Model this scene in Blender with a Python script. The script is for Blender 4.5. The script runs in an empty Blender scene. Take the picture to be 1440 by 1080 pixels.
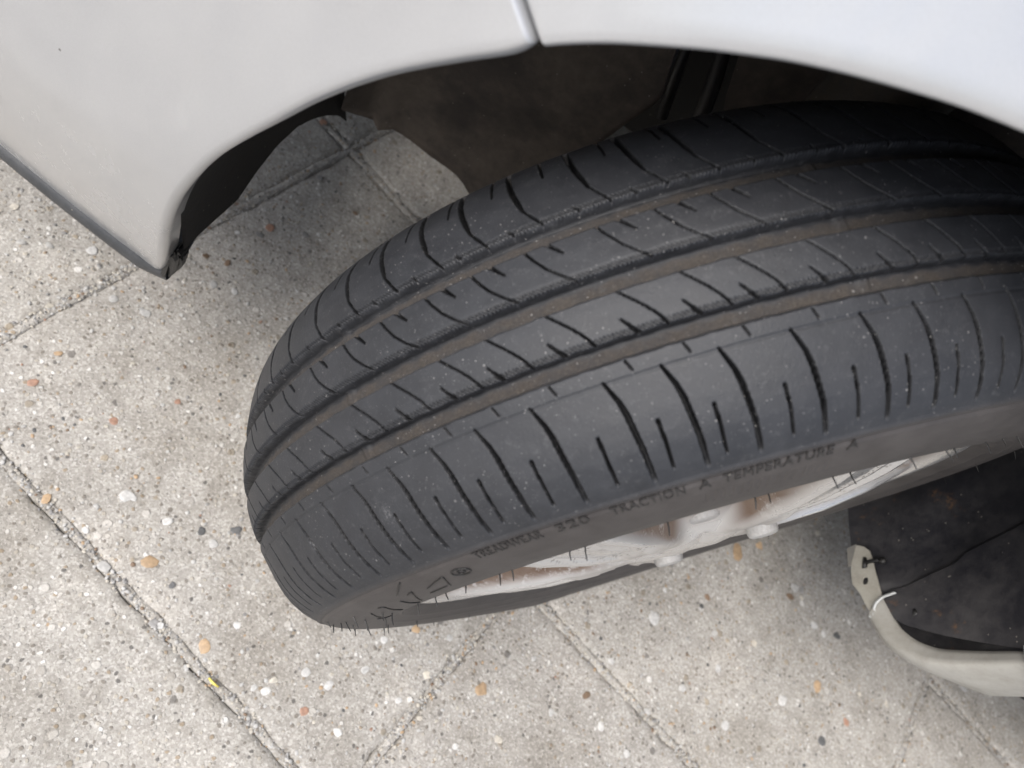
import bpy, bmesh, math, random
import numpy as np
from mathutils import Vector, Matrix

random.seed(7)
rng = np.random.default_rng(7)
C = bpy.context.scene.collection
sc = bpy.context.scene

# ------------------------------------------------------------------ camera, sky, sun, exposure
STEER = 0.65                      # the wheel is steered left by this much
cam_d = bpy.data.cameras.new('camera')
cam = bpy.data.objects.new('camera', cam_d); C.objects.link(cam)
R = np.array([[-0.841, 0.498, 0.213], [-0.323, -0.777, 0.540], [0.434, 0.386, 0.814]])
M = Matrix(((R[0,0], R[0,1], R[0,2], 0.241), (R[1,0], R[1,1], R[1,2], 0.347), (R[2,0], R[2,1], R[2,2], 0.784), (0,0,0,1)))
cam.matrix_world = M.to_quaternion().to_matrix().to_4x4()
cam.location = (0.2412, 0.3466, 0.7835)
cam_d.sensor_width = 36.0
cam_d.lens = 1084.82 / 1440 * 36
cam_d.clip_start = 0.01
cam_d.clip_end = 500
cam_d.dof.use_dof = True
cam_d.dof.focus_distance = 0.50
cam_d.dof.aperture_fstop = 8.0
sc.camera = cam

SUN_ELEV, SUN_AZ = math.radians(58), math.radians(46)     # azimuth measured from +y (car's left) towards +x (its nose)
world = bpy.data.worlds.new('World'); sc.world = world
world.use_nodes = True
wn = world.node_tree
bg = wn.nodes['Background']
sky = wn.nodes.new('ShaderNodeTexSky'); sky.sky_type = 'NISHITA'; sky.sun_disc = False
sky.sun_elevation = SUN_ELEV; sky.sun_rotation = SUN_AZ
sky.air_density = 1.0; sky.dust_density = 4.0; sky.ozone_density = 1.0
hs = wn.nodes.new('ShaderNodeHueSaturation'); hs.inputs['Saturation'].default_value = 0.60
wn.links.new(sky.outputs[0], hs.inputs['Color']); wn.links.new(hs.outputs[0], bg.inputs[0])
bg.inputs[1].default_value = 0.12
sun_d = bpy.data.lights.new('sun', 'SUN'); sun_d.energy = 1.3; sun_d.angle = math.radians(40); sun_d.color = (1.0, 0.98, 0.95)
sun = bpy.data.objects.new('sun', sun_d); C.objects.link(sun)
sdir = Vector((math.cos(SUN_ELEV)*math.sin(SUN_AZ), math.cos(SUN_ELEV)*math.cos(SUN_AZ), math.sin(SUN_ELEV)))
sun.rotation_euler = sdir.to_track_quat('Z', 'Y').to_euler()
sc.view_settings.view_transform = 'Standard'
sc.view_settings.look = 'None'
sc.view_settings.exposure = 1.0
sc.view_settings.gamma = 1.0
sc.render.engine = 'CYCLES'
sc.cycles.max_bounces = 8

# ------------------------------------------------------------------ helpers
def mesh_obj(name, verts, faces, mats, parent=None, smooth=True, fmat=None):
    me = bpy.data.meshes.new(name)
    me.from_pydata([tuple(map(float, v)) for v in verts], [], [tuple(map(int, f)) for f in faces])
    for m in (mats if isinstance(mats, (list, tuple)) else [mats]):
        me.materials.append(m)
    if fmat is not None:
        me.polygons.foreach_set('material_index', np.asarray(fmat, np.int32))
    if smooth:
        me.polygons.foreach_set('use_smooth', np.ones(len(me.polygons), bool))
    me.update()
    return link(name, me, parent)

def link(name, me, parent=None):
    o = bpy.data.objects.new(name, me); C.objects.link(o)
    if parent is not None: o.parent = parent
    return o

def empty(name, loc=(0,0,0), parent=None, rz=0):
    o = bpy.data.objects.new(name, None); C.objects.link(o)
    o.location = loc; o.rotation_euler = (0,0,rz); o.empty_display_size = .1
    if parent is not None: o.parent = parent
    return o

def grid_mesh(name, V, mat, parent=None, closed=False, smooth=True, flip=False):
    """V (n, m, 3) -> quad sheet; closed wraps the first axis."""
    n, m, _ = V.shape
    idx = np.arange(n*m).reshape(n, m)
    a = idx if closed else idx[:-1]
    b = np.roll(idx, -1, 0) if closed else idx[1:]
    F = np.stack([a[:, :-1], b[:, :-1], b[:, 1:], a[:, 1:]], -1).reshape(-1, 4)
    if flip: F = F[:, ::-1]
    me = bpy.data.meshes.new(name)
    v = V.reshape(-1, 3).astype(np.float32)
    me.vertices.add(len(v)); me.vertices.foreach_set('co', v.ravel())
    me.loops.add(F.size); me.loops.foreach_set('vertex_index', F.ravel().astype(np.int32))
    me.polygons.add(len(F))
    me.polygons.foreach_set('loop_start', np.arange(0, F.size, 4, dtype=np.int32))
    try: me.polygons.foreach_set('loop_total', np.full(len(F), 4, np.int32))
    except Exception: pass
    me.materials.append(mat)
    me.update(calc_edges=True); me.validate()
    me.polygons.foreach_set('use_smooth', np.full(len(me.polygons), smooth))
    return link(name, me, parent)

def tube_mesh(pts, rad, seg=8, caps=True):
    pts = [Vector(p) for p in pts]; n = len(pts)
    rad = [rad]*n if np.isscalar(rad) else list(rad)
    V, F = [], []
    up = None
    for i, p in enumerate(pts):
        t = (pts[min(i+1, n-1)] - pts[max(i-1, 0)]).normalized()
        if up is None:
            up = t.orthogonal().normalized()
        up = (up - t*up.dot(t)).normalized(); side = t.cross(up)
        for k in range(seg):
            a = 2*math.pi*k/seg
            V.append(p + (up*math.cos(a) + side*math.sin(a))*rad[i])
    for i in range(n-1):
        for k in range(seg):
            F.append((i*seg+k, i*seg+(k+1) % seg, (i+1)*seg+(k+1) % seg, (i+1)*seg+k))
    if caps:
        F.append(tuple(range(seg))[::-1]); F.append(tuple((n-1)*seg+k for k in range(seg)))
    return V, F

def resample(P, n):
    P = np.asarray(P, float); d = np.r_[0, np.cumsum(np.linalg.norm(np.diff(P, axis=0), axis=1))]
    t = np.linspace(0, d[-1], n)
    return np.stack([np.interp(t, d, P[:, k]) for k in range(P.shape[1])], 1)

def smooth_curve(P, n, it=12):
    Q = resample(P, n)
    for _ in range(it):
        Q[1:-1] = .25*Q[:-2] + .5*Q[1:-1] + .25*Q[2:]
    return Q

# ------------------------------------------------------------------ materials
def new_mat(name):
    m = bpy.data.materials.new(name); m.use_nodes = True
    nt = m.node_tree; b = nt.nodes['Principled BSDF']
    return m, nt, b

class N:
    """tiny node writer"""
    def __init__(s, nt): s.nt = nt
    def n(s, t, **k):
        o = s.nt.nodes.new(t)
        for a, v in k.items(): setattr(o, a, v)
        return o
    def l(s, a, b): s.nt.links.new(a, b)
    def pos(s): return s.n('ShaderNodeNewGeometry').outputs['Position']
    def obj(s): return s.n('ShaderNodeTexCoord').outputs['Object']
    def noise(s, vec, scale, detail=4, rough=.55, out=0):
        o = s.n('ShaderNodeTexNoise'); o.inputs['Scale'].default_value = scale; o.inputs['Detail'].default_value = detail
        o.inputs['Roughness'].default_value = rough; s.l(vec, o.inputs['Vector']); return o.outputs[out]
    def vor(s, vec, scale, feature='F1', out='Distance', rnd=1.0):
        o = s.n('ShaderNodeTexVoronoi', feature=feature); o.inputs['Scale'].default_value = scale
        o.inputs['Randomness'].default_value = rnd; s.l(vec, o.inputs['Vector']); return o.outputs[out]
    def ramp(s, fac, stops, interp='LINEAR'):
        o = s.n('ShaderNodeValToRGB'); e = o.color_ramp.elements; o.color_ramp.interpolation = interp
        while len(e) < len(stops): e.new(.5)
        for k, (p, c) in enumerate(stops):
            e[k].position = p; e[k].color = c if len(c) == 4 else (*c, 1)
        s.l(fac, o.inputs[0]); return o.outputs[0]
    def mix(s, fac, a, b, blend='MIX'):
        o = s.n('ShaderNodeMix', data_type='RGBA', blend_type=blend)
        for sock, v in ((o.inputs[0], fac), (o.inputs[6], a), (o.inputs[7], b)):
            if isinstance(v, (int, float)): sock.default_value = v
            elif isinstance(v, tuple): sock.default_value = (*v, 1) if len(v) == 3 else v
            else: s.l(v, sock)
        return o.outputs[2]
    def math(s, op, a, b=None, clamp=False):
        o = s.n('ShaderNodeMath', operation=op); o.use_clamp = clamp
        for sock, v in ((o.inputs[0], a), (o.inputs[1], b)):
            if v is None: continue
            if isinstance(v, (int, float)): sock.default_value = v
            else: s.l(v, sock)
        return o.outputs[0]
    def bump(s, h, strength, dist, normal=None):
        o = s.n('ShaderNodeBump'); o.inputs['Strength'].default_value = strength; o.inputs['Distance'].default_value = dist
        s.l(h, o.inputs['Height'])
        if normal is not None: s.l(normal, o.inputs['Normal'])
        return o.outputs[0]
    def sep(s, col):
        o = s.n('ShaderNodeSeparateColor'); s.l(col, o.inputs[0]); return o.outputs
    def attr(s, name):
        o = s.n('ShaderNodeAttribute'); o.attribute_name = name; return o.outputs['Fac']

def g(v): return (v, v, v)

# exposed-aggregate concrete
def mat_concrete(name, base_shift=0.0):
    m, nt, b = new_mat(name); w = N(nt); p = w.pos()
    warp = w.n('ShaderNodeVectorMath', operation='MULTIPLY_ADD')
    nz = w.noise(p, 160, 2, .5, out=1)
    w.l(nz, warp.inputs[0]); warp.inputs[1].default_value = (.0035,)*3; w.l(p, warp.inputs[2])
    q = warp.outputs[0]
    # cement and sand matrix
    sand = w.noise(p, 900, 3, .7)
    matrix = w.ramp(sand, [(.25, (.245, .230, .210)), (.5, (.355, .338, .312)), (.75, (.47, .452, .42))])
    # fine chips
    rc = w.sep(w.vor(q, 560, out='Color'))
    chips = w.ramp(rc[0], [(0, (.16, .15, .14)), (.05, (.26, .245, .225)), (.35, (.335, .32, .296)), (.6, (.39, .375, .35)), (.8, (.46, .445, .41)), (.93, (.60, .585, .56))])
    col = w.mix(.55, matrix, chips)
    # middle stones: only some cells, only their cores
    v2 = w.vor(q, 215, out='Distance'); c2 = w.sep(w.vor(q, 215, out='Color'))
    stone2 = w.ramp(c2[1], [(0, (.11, .105, .10)), (.07, (.20, .18, .155)), (.3, (.30, .24, .17)), (.42, (.40, .37, .32)), (.6, (.36, .345, .32)), (.78, (.50, .48, .45)), (.92, (.68, .67, .65))], 'CONSTANT')
    m2 = w.math('MULTIPLY', w.math('GREATER_THAN', c2[0], .60), w.ramp(v2, [(.30, g(1)), (.44, g(0))]))
    col = w.mix(w.math('MULTIPLY', m2, .85), col, stone2)
    # larger
    v3 = w.vor(q, 85, out='Distance'); c3 = w.sep(w.vor(q, 85, out='Color'))
    stone3 = w.ramp(c3[1], [(0, (.15, .14, .13)), (.06, (.26, .225, .175)), (.3, (.34, .29, .22)), (.42, (.36, .34, .31)), (.7, (.52, .50, .47)), (.9, (.66, .65, .63))], 'CONSTANT')
    m3 = w.math('MULTIPLY', w.math('GREATER_THAN', c3[0], .88), w.ramp(v3, [(.26, g(1)), (.36, g(0))]))
    col = w.mix(w.math('MULTIPLY', m3, .8), col, stone3)
    # stains and bleaching, slab-sized clouds
    cloud = w.noise(p, 7, 5, .6)
    col = w.mix(1.0, col, w.ramp(cloud, [(.3, (.76, .74, .71)), (.52, (1, 1, 1)), (.75, (1.14, 1.12, 1.10))]), 'MULTIPLY')
    cloud2 = w.noise(p, 38, 4, .65)
    col = w.mix(1.0, col, w.ramp(cloud2, [(.3, (.82, .81, .79)), (.52, (1.0, 1.0, 1.0)), (.8, (1.09, 1.09, 1.08))]), 'MULTIPLY')
    oi = w.n('ShaderNodeObjectInfo')
    tint = w.ramp(oi.outputs['Random'], [(0, (.94, .93, .92)), (1, (1.05, 1.04, 1.02))])
    col = w.mix(1.0, col, tint, 'MULTIPLY')
    w.l(col, b.inputs['Base Color'])
    b.inputs['Roughness'].default_value = .82
    b.inputs['Specular IOR Level'].default_value = .35
    h = w.math('ADD', w.math('MULTIPLY', sand, .35), w.math('MULTIPLY', m2, .7))
    h = w.math('ADD', h, w.math('MULTIPLY', m3, .9))
    h = w.math('ADD', h, w.math('MULTIPLY', w.noise(p, 240, 3, .6), .9))
    w.l(w.bump(h, .7, .0012), b.inputs['Normal'])
    return m
M_SLAB = mat_concrete('aggregate concrete')

def mat_stone(name, col, var=.12, rough=.5):
    m, nt, b = new_mat(name); w = N(nt)
    oi = w.n('ShaderNodeObjectInfo')
    p = w.pos()
    n1 = w.noise(p, 260, 3, .6)
    lo = tuple(c*(1-2.2*var) for c in col); hi = tuple(min(.85, c*(1+1.6*var)) for c in col)
    c = w.ramp(n1, [(.3, lo), (.7, hi)])
    c = w.mix(1.0, c, w.ramp(oi.outputs['Random'], [(0, g(.82)), (1, g(1.15))]), 'MULTIPLY')
    w.l(c, b.inputs['Base Color']); b.inputs['Roughness'].default_value = rough
    w.l(w.bump(n1, .3, .0006), b.inputs['Normal'])
    return m
STONES = [mat_stone('quartz stone', (.52, .51, .49)), mat_stone('cream stone', (.52, .48, .41)), mat_stone('ochre stone', (.44, .31, .19)),
          mat_stone('brown stone', (.22, .15, .10)), mat_stone('grey stone', (.27, .26, .25)), mat_stone('dark stone', (.10, .10, .10)),
          mat_stone('pale grey stone', (.42, .41, .39)), mat_stone('rust stone', (.34, .20, .14))]

def mat_bed():
    m, nt, b = new_mat('joint sand'); w = N(nt); p = w.pos()
    c = w.ramp(w.noise(p, 420, 4, .7), [(.3, (.13, .12, .105)), (.5, (.26, .245, .22)), (.75, (.42, .40, .37))])
    w.l(c, b.inputs['Base Color']); b.inputs['Roughness'].default_value = .95
    w.l(w.bump(w.noise(p, 500, 3, .7), .9, .002), b.inputs['Normal'])
    return m
M_BED = mat_bed()

def mat_paint():
    m, nt, b = new_mat('silver car paint'); w = N(nt); p = w.obj()
    dirt = w.noise(p, 9, 6, .62); smear = w.noise(p, 55, 5, .7)
    sep = w.n('ShaderNodeSeparateXYZ'); w.l(p, sep.inputs[0])
    low = w.math('MAXIMUM', w.math('MULTIPLY', w.math('SUBTRACT', .52, sep.outputs['Z']), 3.0, True), 0.0)
    d = w.math('MULTIPLY', w.ramp(dirt, [(.42, g(0)), (.72, g(1))]), w.math('ADD', w.math('MULTIPLY', low, .55), .10))
    d = w.math('ADD', d, w.math('MULTIPLY', w.math('MULTIPLY', w.ramp(smear, [(.55, g(0)), (.75, g(1))]), low), .25), True)
    flake = w.ramp(w.sep(w.vor(p, 4500, out='Color'))[0], [(0, (.47, .476, .488)), (1, (.53, .537, .55))])
    col = w.mix(d, flake, (.50, .485, .455))
    # wiped-on road film: soft swirls and streaks
    mp = w.n('ShaderNodeMapping'); w.l(p, mp.inputs['Vector']); mp.inputs['Rotation'].default_value = (0, .6, 0); mp.inputs['Scale'].default_value = (1, 1, .35)
    film = w.noise(mp.outputs[0], 26, 7, .72); film2 = w.noise(mp.outputs[0], 120, 6, .75)
    fm = w.math('ADD', w.math('MULTIPLY', w.ramp(film, [(.40, g(0)), (.66, g(1))]), .20), w.math('MULTIPLY', w.ramp(film2, [(.54, g(0)), (.70, g(1))]), w.math('ADD', .08, w.math('MULTIPLY', low, .25))), True)
    col = w.mix(fm, col, (.46, .455, .44))
    d = w.math('ADD', d, fm, True)
    spk = w.math('MULTIPLY', w.math('GREATER_THAN', w.sep(w.vor(p, 120, out='Color'))[0], .982), w.math('LESS_THAN', w.vor(p, 120), .085))
    col = w.mix(w.math('MULTIPLY', spk, .85), col, (.05, .045, .04))
    w.l(col, b.inputs['Base Color'])
    w.l(w.math('SUBTRACT', .50, w.math('MULTIPLY', d, .45)), b.inputs['Metallic'])
    w.l(w.math('ADD', .30, w.math('MULTIPLY', d, .35)), b.inputs['Roughness'])
    b.inputs['Coat Weight'].default_value = 1.0; 
    w.l(w.math('ADD', .05, w.math('MULTIPLY', d, .5)), b.inputs['Coat Roughness'])
    w.l(w.bump(w.noise(p, 700, 2, .5), .03, .0006), b.inputs['Normal'])
    return m
M_PAINT = mat_paint()

def mat_plastic(name, col, rough=.6, dust=(.2, .18, .15), amt=.35, scale=14, rust=False, bump=.25):
    m, nt, b = new_mat(name); w = N(nt); p = w.obj()
    n1 = w.noise(p, scale, 6, .65); n2 = w.noise(p, scale*9, 4, .7)
    f = w.math('MULTIPLY', w.ramp(w.math('ADD', w.math('MULTIPLY', n1, .65), w.math('MULTIPLY', n2, .35)), [(.42, g(0)), (.68, g(1))]), amt)
    c = w.mix(f, col, dust)
    if scale == 11:
        c = w.mix(w.ramp(w.noise(p, 15, 5, .6), [(.52, g(0)), (.68, g(.5))]), c, (.012, .011, .012))
    if rust:
        r = w.ramp(w.noise(p, 21, 5, .7), [(.60, g(0)), (.70, g(1))])
        r = w.math('MULTIPLY', r, w.ramp(w.noise(p, 170, 3, .7), [(.45, g(0)), (.62, g(1))]))
        c = w.mix(w.math('MULTIPLY', r, .55), c, (.20, .10, .035))
    spk = w.math('MULTIPLY', w.math('GREATER_THAN', w.sep(w.vor(p, 230, out='Color'))[0], .94), w.math('LESS_THAN', w.vor(p, 230), .16))
    c = w.mix(w.math('MULTIPLY', spk, .6), c, (.30, .28, .24))
    w.l(c, b.inputs['Base Color'])
    w.l(w.math('ADD', rough, w.math('MULTIPLY', f, .25)), b.inputs['Roughness'])
    w.l(w.bump(n2, bump, .0015), b.inputs['Normal'])
    return m
M_DUSTY = mat_plastic('road dusted silver paint', (.36, .35, .32), .5, (.24, .225, .19), .7, 18, bump=.1)
M_LINER = mat_plastic('black wheel arch plastic', (.016, .015, .016), .55, (.075, .062, .05), .35)
M_WALL = mat_plastic('dusty inner arch plastic', (.058, .047, .041), .75, (.145, .122, .100), .85, 11)
M_REAR = mat_plastic('muddy rear liner plastic', (.017, .017, .021), .48, (.095, .090, .088), .55, 10, True)
M_TRIM = mat_plastic('grey black lip plastic', (.045, .047, .050), .5, (.16, .16, .16), .3, 30)
M_UNDER = mat_plastic('underbody coating', (.02, .019, .018), .8, (.06, .05, .04), .4)
M_STEEL = mat_plastic('dirty suspension steel', (.05, .045, .04), .6, (.12, .09, .06), .5, 30, True)
M_TAB = mat_plastic('dirty cream bracket paint', (.36, .345, .30), .5, (.20, .18, .145), .6, 40)
M_TABG = mat_plastic('grey bracket foot', (.16, .155, .145), .4, (.3, .28, .24), .5, 60)
M_TIE = mat_plastic('translucent cable tie plastic', (.55, .57, .57), .35, (.4, .38, .33), .3, 80)
M_CLIP = mat_plastic('black push clip plastic', (.01, .01, .01), .45, (.04, .035, .03), .3, 50)
M_GLASS = mat_plastic('dark glass', (.01, .012, .014), .05, (.02, .02, .02), .1)

def mat_rubber(name='tyre rubber', groove=True):
    m, nt, b = new_mat(name); w = N(nt); p = w.obj()
    n1 = w.noise(p, 60, 5, .65); n2 = w.noise(p, 800, 3, .7); n3 = w.noise(p, 17, 4, .6)
    c = w.ramp(n1, [(.3, (.0130, .0140, .0172)), (.7, (.0225, .0240, .0282))])
    c = w.mix(w.math('MULTIPLY', w.ramp(n3, [(.4, g(0)), (.75, g(1))]), .30), c, (.040, .040, .043))
    rough = .52
    if groove:
        dust = w.attr('dust'); side = w.attr('side'); 
        gd = w.ramp(n2, [(.25, (.022, .0178, .0150)), (.6, (.048, .040, .0335)), (.85, (.092, .080, .068))])
        dn = w.math('MULTIPLY', dust, w.ramp(w.noise(p, 90, 4, .7), [(.30, g(.35)), (.60, g(1))]))
        c = w.mix(dn, c, gd)
        c = w.mix(w.attr('recess_shade'), c, (.0085, .0085, .009))  # near-black painted into the tread cuts, standing in for their shade
        sd = w.ramp(n1, [(.3, (.038, .0325, .0305)), (.7, (.068, .060, .056))])
        c = w.mix(w.math('MULTIPLY', side, .85), c, sd)
        tread = w.attr('tread')
        # grit specks pressed into the tread
        q = p
        s1 = w.math('MULTIPLY', w.math('GREATER_THAN', w.sep(w.vor(q, 520, out='Color'))[0], .80), w.math('LESS_THAN', w.vor(q, 520), .17))
        s2 = w.math('MULTIPLY', w.math('GREATER_THAN', w.sep(w.vor(q, 190, out='Color'))[0], .93), w.math('LESS_THAN', w.vor(q, 190), .12))
        patch = w.ramp(w.noise(q, 28, 4, .7), [(.40, g(.1)), (.62, g(1))])
        s3 = w.math('MULTIPLY', w.math('GREATER_THAN', w.sep(w.vor(q, 1100, out='Color'))[0], .80), w.math('LESS_THAN', w.vor(q, 1100), .22))
        s2 = w.math('MAXIMUM', s2, w.math('MULTIPLY', s3, .45))
        s = w.math('MULTIPLY', w.math('MULTIPLY', w.math('MAXIMUM', s1, s2), patch), w.math('MULTIPLY', tread, .8))
        c = w.mix(w.math('MULTIPLY', s, .8), c, (.34, .33, .32))
        scuff = w.math('MULTIPLY', w.attr('scuff'), w.ramp(w.noise(q, 620, 4, .75), [(.50, g(0)), (.58, g(1))]))
        c = w.mix(w.math('MULTIPLY', scuff, .38), c, (.40, .40, .41))
        scr = w.noise(q, 210, 6, .8)
        c = w.mix(w.math('MULTIPLY', w.ramp(scr, [(.56, g(0)), (.66, g(1))]), w.math('MULTIPLY', tread, .28)), c, (.085, .085, .088))
        w.l(w.math('ADD', w.math('MULTIPLY', dust, .3), w.math('ADD', .50, w.math('MULTIPLY', n1, .16))), b.inputs['Roughness'])
    else:
        b.inputs['Roughness'].default_value = rough
    w.l(c, b.inputs['Base Color'])
    b.inputs['Specular IOR Level'].default_value = .5
    if groove: w.l(w.math('SUBTRACT', .55, w.math('MULTIPLY', w.attr('recess_shade'), .45)), b.inputs['Specular IOR Level'])
    h = w.math('ADD', w.math('MULTIPLY', n2, .5), w.math('MULTIPLY', w.noise(p, 2200, 2, .6), .4))
    w.l(w.bump(h, .35, .0006), b.inputs['Normal'])
    return m
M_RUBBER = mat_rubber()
M_LETTER = mat_plastic('dusted lettering rubber', (.020, .0185, .018), .55, (.040, .037, .035), .6, 120)

def mat_rim():
    m, nt, b = new_mat('silver wheel paint'); w = N(nt); p = w.obj()
    d = w.attr('grime')
    n = w.noise(p, 45, 5, .7); n2 = w.noise(p, 160, 4, .7)
    k = w.math('MULTIPLY', d, w.ramp(w.math('ADD', w.math('MULTIPLY', n, .6), w.math('MULTIPLY', n2, .4)), [(.30, g(0)), (.47, g(1))]))
    c = w.mix(k, (.60, .595, .585), (.11, .064, .038))
    spk = w.math('MULTIPLY', w.math('GREATER_THAN', w.sep(w.vor(p, 420, out='Color'))[0], .45), w.math('LESS_THAN', w.vor(p, 420), .40))
    spk = w.math('MULTIPLY', spk, w.math('MULTIPLY', w.attr('speck'), w.ramp(w.noise(p, 60, 3, .6), [(.34, g(0)), (.50, g(1))])))
    c = w.mix(w.math('MULTIPLY', spk, .8), c, (.16, .15, .14))
    film = w.ramp(w.noise(p, 20, 4, .6), [(.35, g(0)), (.75, g(1))])
    c = w.mix(w.math('MULTIPLY', film, .25), c, (.60, .56, .50))
    w.l(c, b.inputs['Base Color'])
    w.l(w.math('MULTIPLY', w.math('SUBTRACT', 1.0, k), .60), b.inputs['Metallic'])
    w.l(w.math('ADD', .24, w.math('MULTIPLY', k, .5)), b.inputs['Roughness'])
    b.inputs['Coat Weight'].default_value = .3
    return m
M_RIM = mat_rim()
M_NUT = mat_plastic('dull grey nut cap', (.40, .395, .385), .45, (.24, .21, .18), .6, 60)
M_DISC = mat_plastic('rusty brake steel', (.11, .065, .04), .7, (.2, .12, .07), .6, 40, True)

def set_attr(o, name, vals):
    a = o.data.attributes.new(name, 'FLOAT', 'POINT'); a.data.foreach_set('value', np.asarray(vals, np.float32).ravel())

# ------------------------------------------------------------------ the setting: ground, pavement of square slabs
gm = mesh_obj('ground', [(-60, -60, -.045), (60, -60, -.045), (60, 60, -.045), (-60, 60, -.045)], [(0, 1, 2, 3)], M_SLAB, smooth=False)
gm['kind'] = 'structure'
pav = empty('pavement'); pav['kind'] = 'structure'
E1 = np.array([.9397, -.342]); E2 = np.array([.342, .9397])      # slab grid axes on the ground
def w2g(p): return float(np.dot(p[:2], E1)), float(np.dot(p[:2], E2))
def g2w(a, b): return E1*a + E2*b

bed = mesh_obj('joint_bed', [tuple((*g2w(a, b), -.030)) for a, b in ((-3.3, -3.3), (3.3, -3.3), (3.3, 3.3), (-3.3, 3.3))], [(0, 1, 2, 3)], M_BED, pav, smooth=False)
AL = [-.075 + .532*k for k in range(-5, 6)]       # joint lines a = const
off = {}
for k in range(-5, 6):
    off[k] = .315
off[-1] = .024; off[-2] = .20; off[-3] = .05
SL = []
GAP = .0085
def slab(k, a0, a1, b0, b1, fine):
    n = 44 if fine else 6
    A = a1-a0; B = b1-b0
    # non-uniform so that the worn arris gets rows of its own
    e = np.array([0, .0012, .003, .006, .010])
    t = np.r_[e/A, np.linspace(.016/A, 1-.016/A, n), 1-e[::-1]/A]
    V = np.zeros((len(t), len(t), 3))
    aa = t[:, None]*A + np.zeros_like(t)[None]
    bb = t[None]*B + np.zeros_like(t)[:, None]
    ph = rng.uniform(0, 100, 8)
    d_edge = np.minimum(np.minimum(aa, A-aa), np.minimum(bb, B-bb))
    def wob(u, p): return .0010*np.sin(u*61+p)+.0008*np.sin(u*143+2*p)+.0007*np.sin(u*331+3*p)+.0005*np.sin(u*707+5*p)
    f = np.exp(-d_edge/.012)
    ca = a0 + aa + f*wob(bb, ph[0])*np.where(aa < A/2, 1, -1)
    cb = b0 + bb + f*wob(aa, ph[1])*np.where(bb < B/2, 1, -1)
    z = -.0030*np.clip(1-d_edge/.008, 0, 1)**2 * (1+.5*np.sin(aa*180+ph[2])*np.sin(bb*170+ph[3]))
    z += .0006*np.sin(aa*23+ph[4])*np.sin(bb*19+ph[5]) + rng.normal(0, .0004)
    tilt = rng.normal(0, .0012, 2); z += tilt[0]*(t[:, None]-.5) + tilt[1]*(t[None]-.5)
    V[..., 0] = ca*E1[0] + cb*E2[0]; V[..., 1] = ca*E1[1] + cb*E2[1]; V[..., 2] = z
    # skirt
    P = np.zeros((len(t)+2, len(t)+2, 3)); P[1:-1, 1:-1] = V
    P[0, 1:-1] = V[0]; P[-1, 1:-1] = V[-1]; P[1:-1, 0] = V[:, 0]; P[1:-1, -1] = V[:, -1]
    P[0, 0] = V[0, 0]; P[0, -1] = V[0, -1]; P[-1, 0] = V[-1, 0]; P[-1, -1] = V[-1, -1]
    P[0, :, 2] = P[-1, :, 2] = -.035; P[:, 0, 2] = P[:, -1, 2] = -.035
    o = grid_mesh('paving_slab', P, M_SLAB, pav, flip=False)
    return o
for k in range(-5, 5):
    a0, a1 = AL[k+5]+GAP/2, AL[k+6]-GAP/2
    j0 = off[k] - .532*6
    for r in range(12):
        b0 = j0 + r*.532 + GAP/2; b1 = b0 + .532 - GAP
        if b1 < -2.6 or b0 > 2.6: continue
        near = -.9 < a1 and a0 < 1.0 and b1 > -.9 and b0 < .75
        SL.append((a0, a1, b0, b1, slab(k, a0, a1, b0, b1, near)))

def slab_at(a, b):
    for s in SL:
        if s[0] <= a <= s[1] and s[2] <= b <= s[3]: return s[4]
    return None

# stone meshes: low domes with uneven outlines, shared
def dome(seed, seg=9):
    r_ = random.Random(seed)
    V, F = [], []
    base = [1 + r_.uniform(-.22, .22) for _ in range(seg)]
    el = r_.uniform(.62, 1.0)
    for ring, (rr, z) in enumerate(((1.0, -.25), (.93, .10), (.62, .28))):
        for k in range(seg):
            a = 2*math.pi*k/seg
            V.append((rr*base[k]*math.cos(a), rr*base[k]*math.sin(a)*el, z))
    V.append((0, 0, .34))
    for q in range(2):
        for k in range(seg):
            F.append((q*seg+k, q*seg+(k+1) % seg, (q+1)*seg+(k+1) % seg, (q+1)*seg+k))
    for k in range(seg): F.append((2*seg+k, 2*seg+(k+1) % seg, 3*seg))
    return V, F
DOMES = {}
for mi, m in enumerate(STONES):
    for s in range(5):
        v, f = dome(s*7+mi)
        me = bpy.data.meshes.new('pebble'); me.from_pydata(v, [], f); me.materials.append(m)
        me.polygons.foreach_set('use_smooth', np.ones(len(f), bool)); DOMES[mi, s] = me

n_peb = 0
def pebble(xw, yw, size, mi, z=None, sink=.45):
    global n_peb
    a, b = w2g((xw, yw)); s = slab_at(a, b)
    o = bpy.data.objects.new('pebble', DOMES[mi, random.randrange(5)]); C.objects.link(o)
    o.parent = s if s is not None else pav
    o.location = (xw, yw, .0002 if z is None else z)
    o.scale = (size, size, size*sink*.45)
    o.rotation_euler = (random.uniform(-.1, .1), random.uniform(-.1, .1), random.uniform(0, 6.28))
    n_peb += 1
    return o
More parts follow.
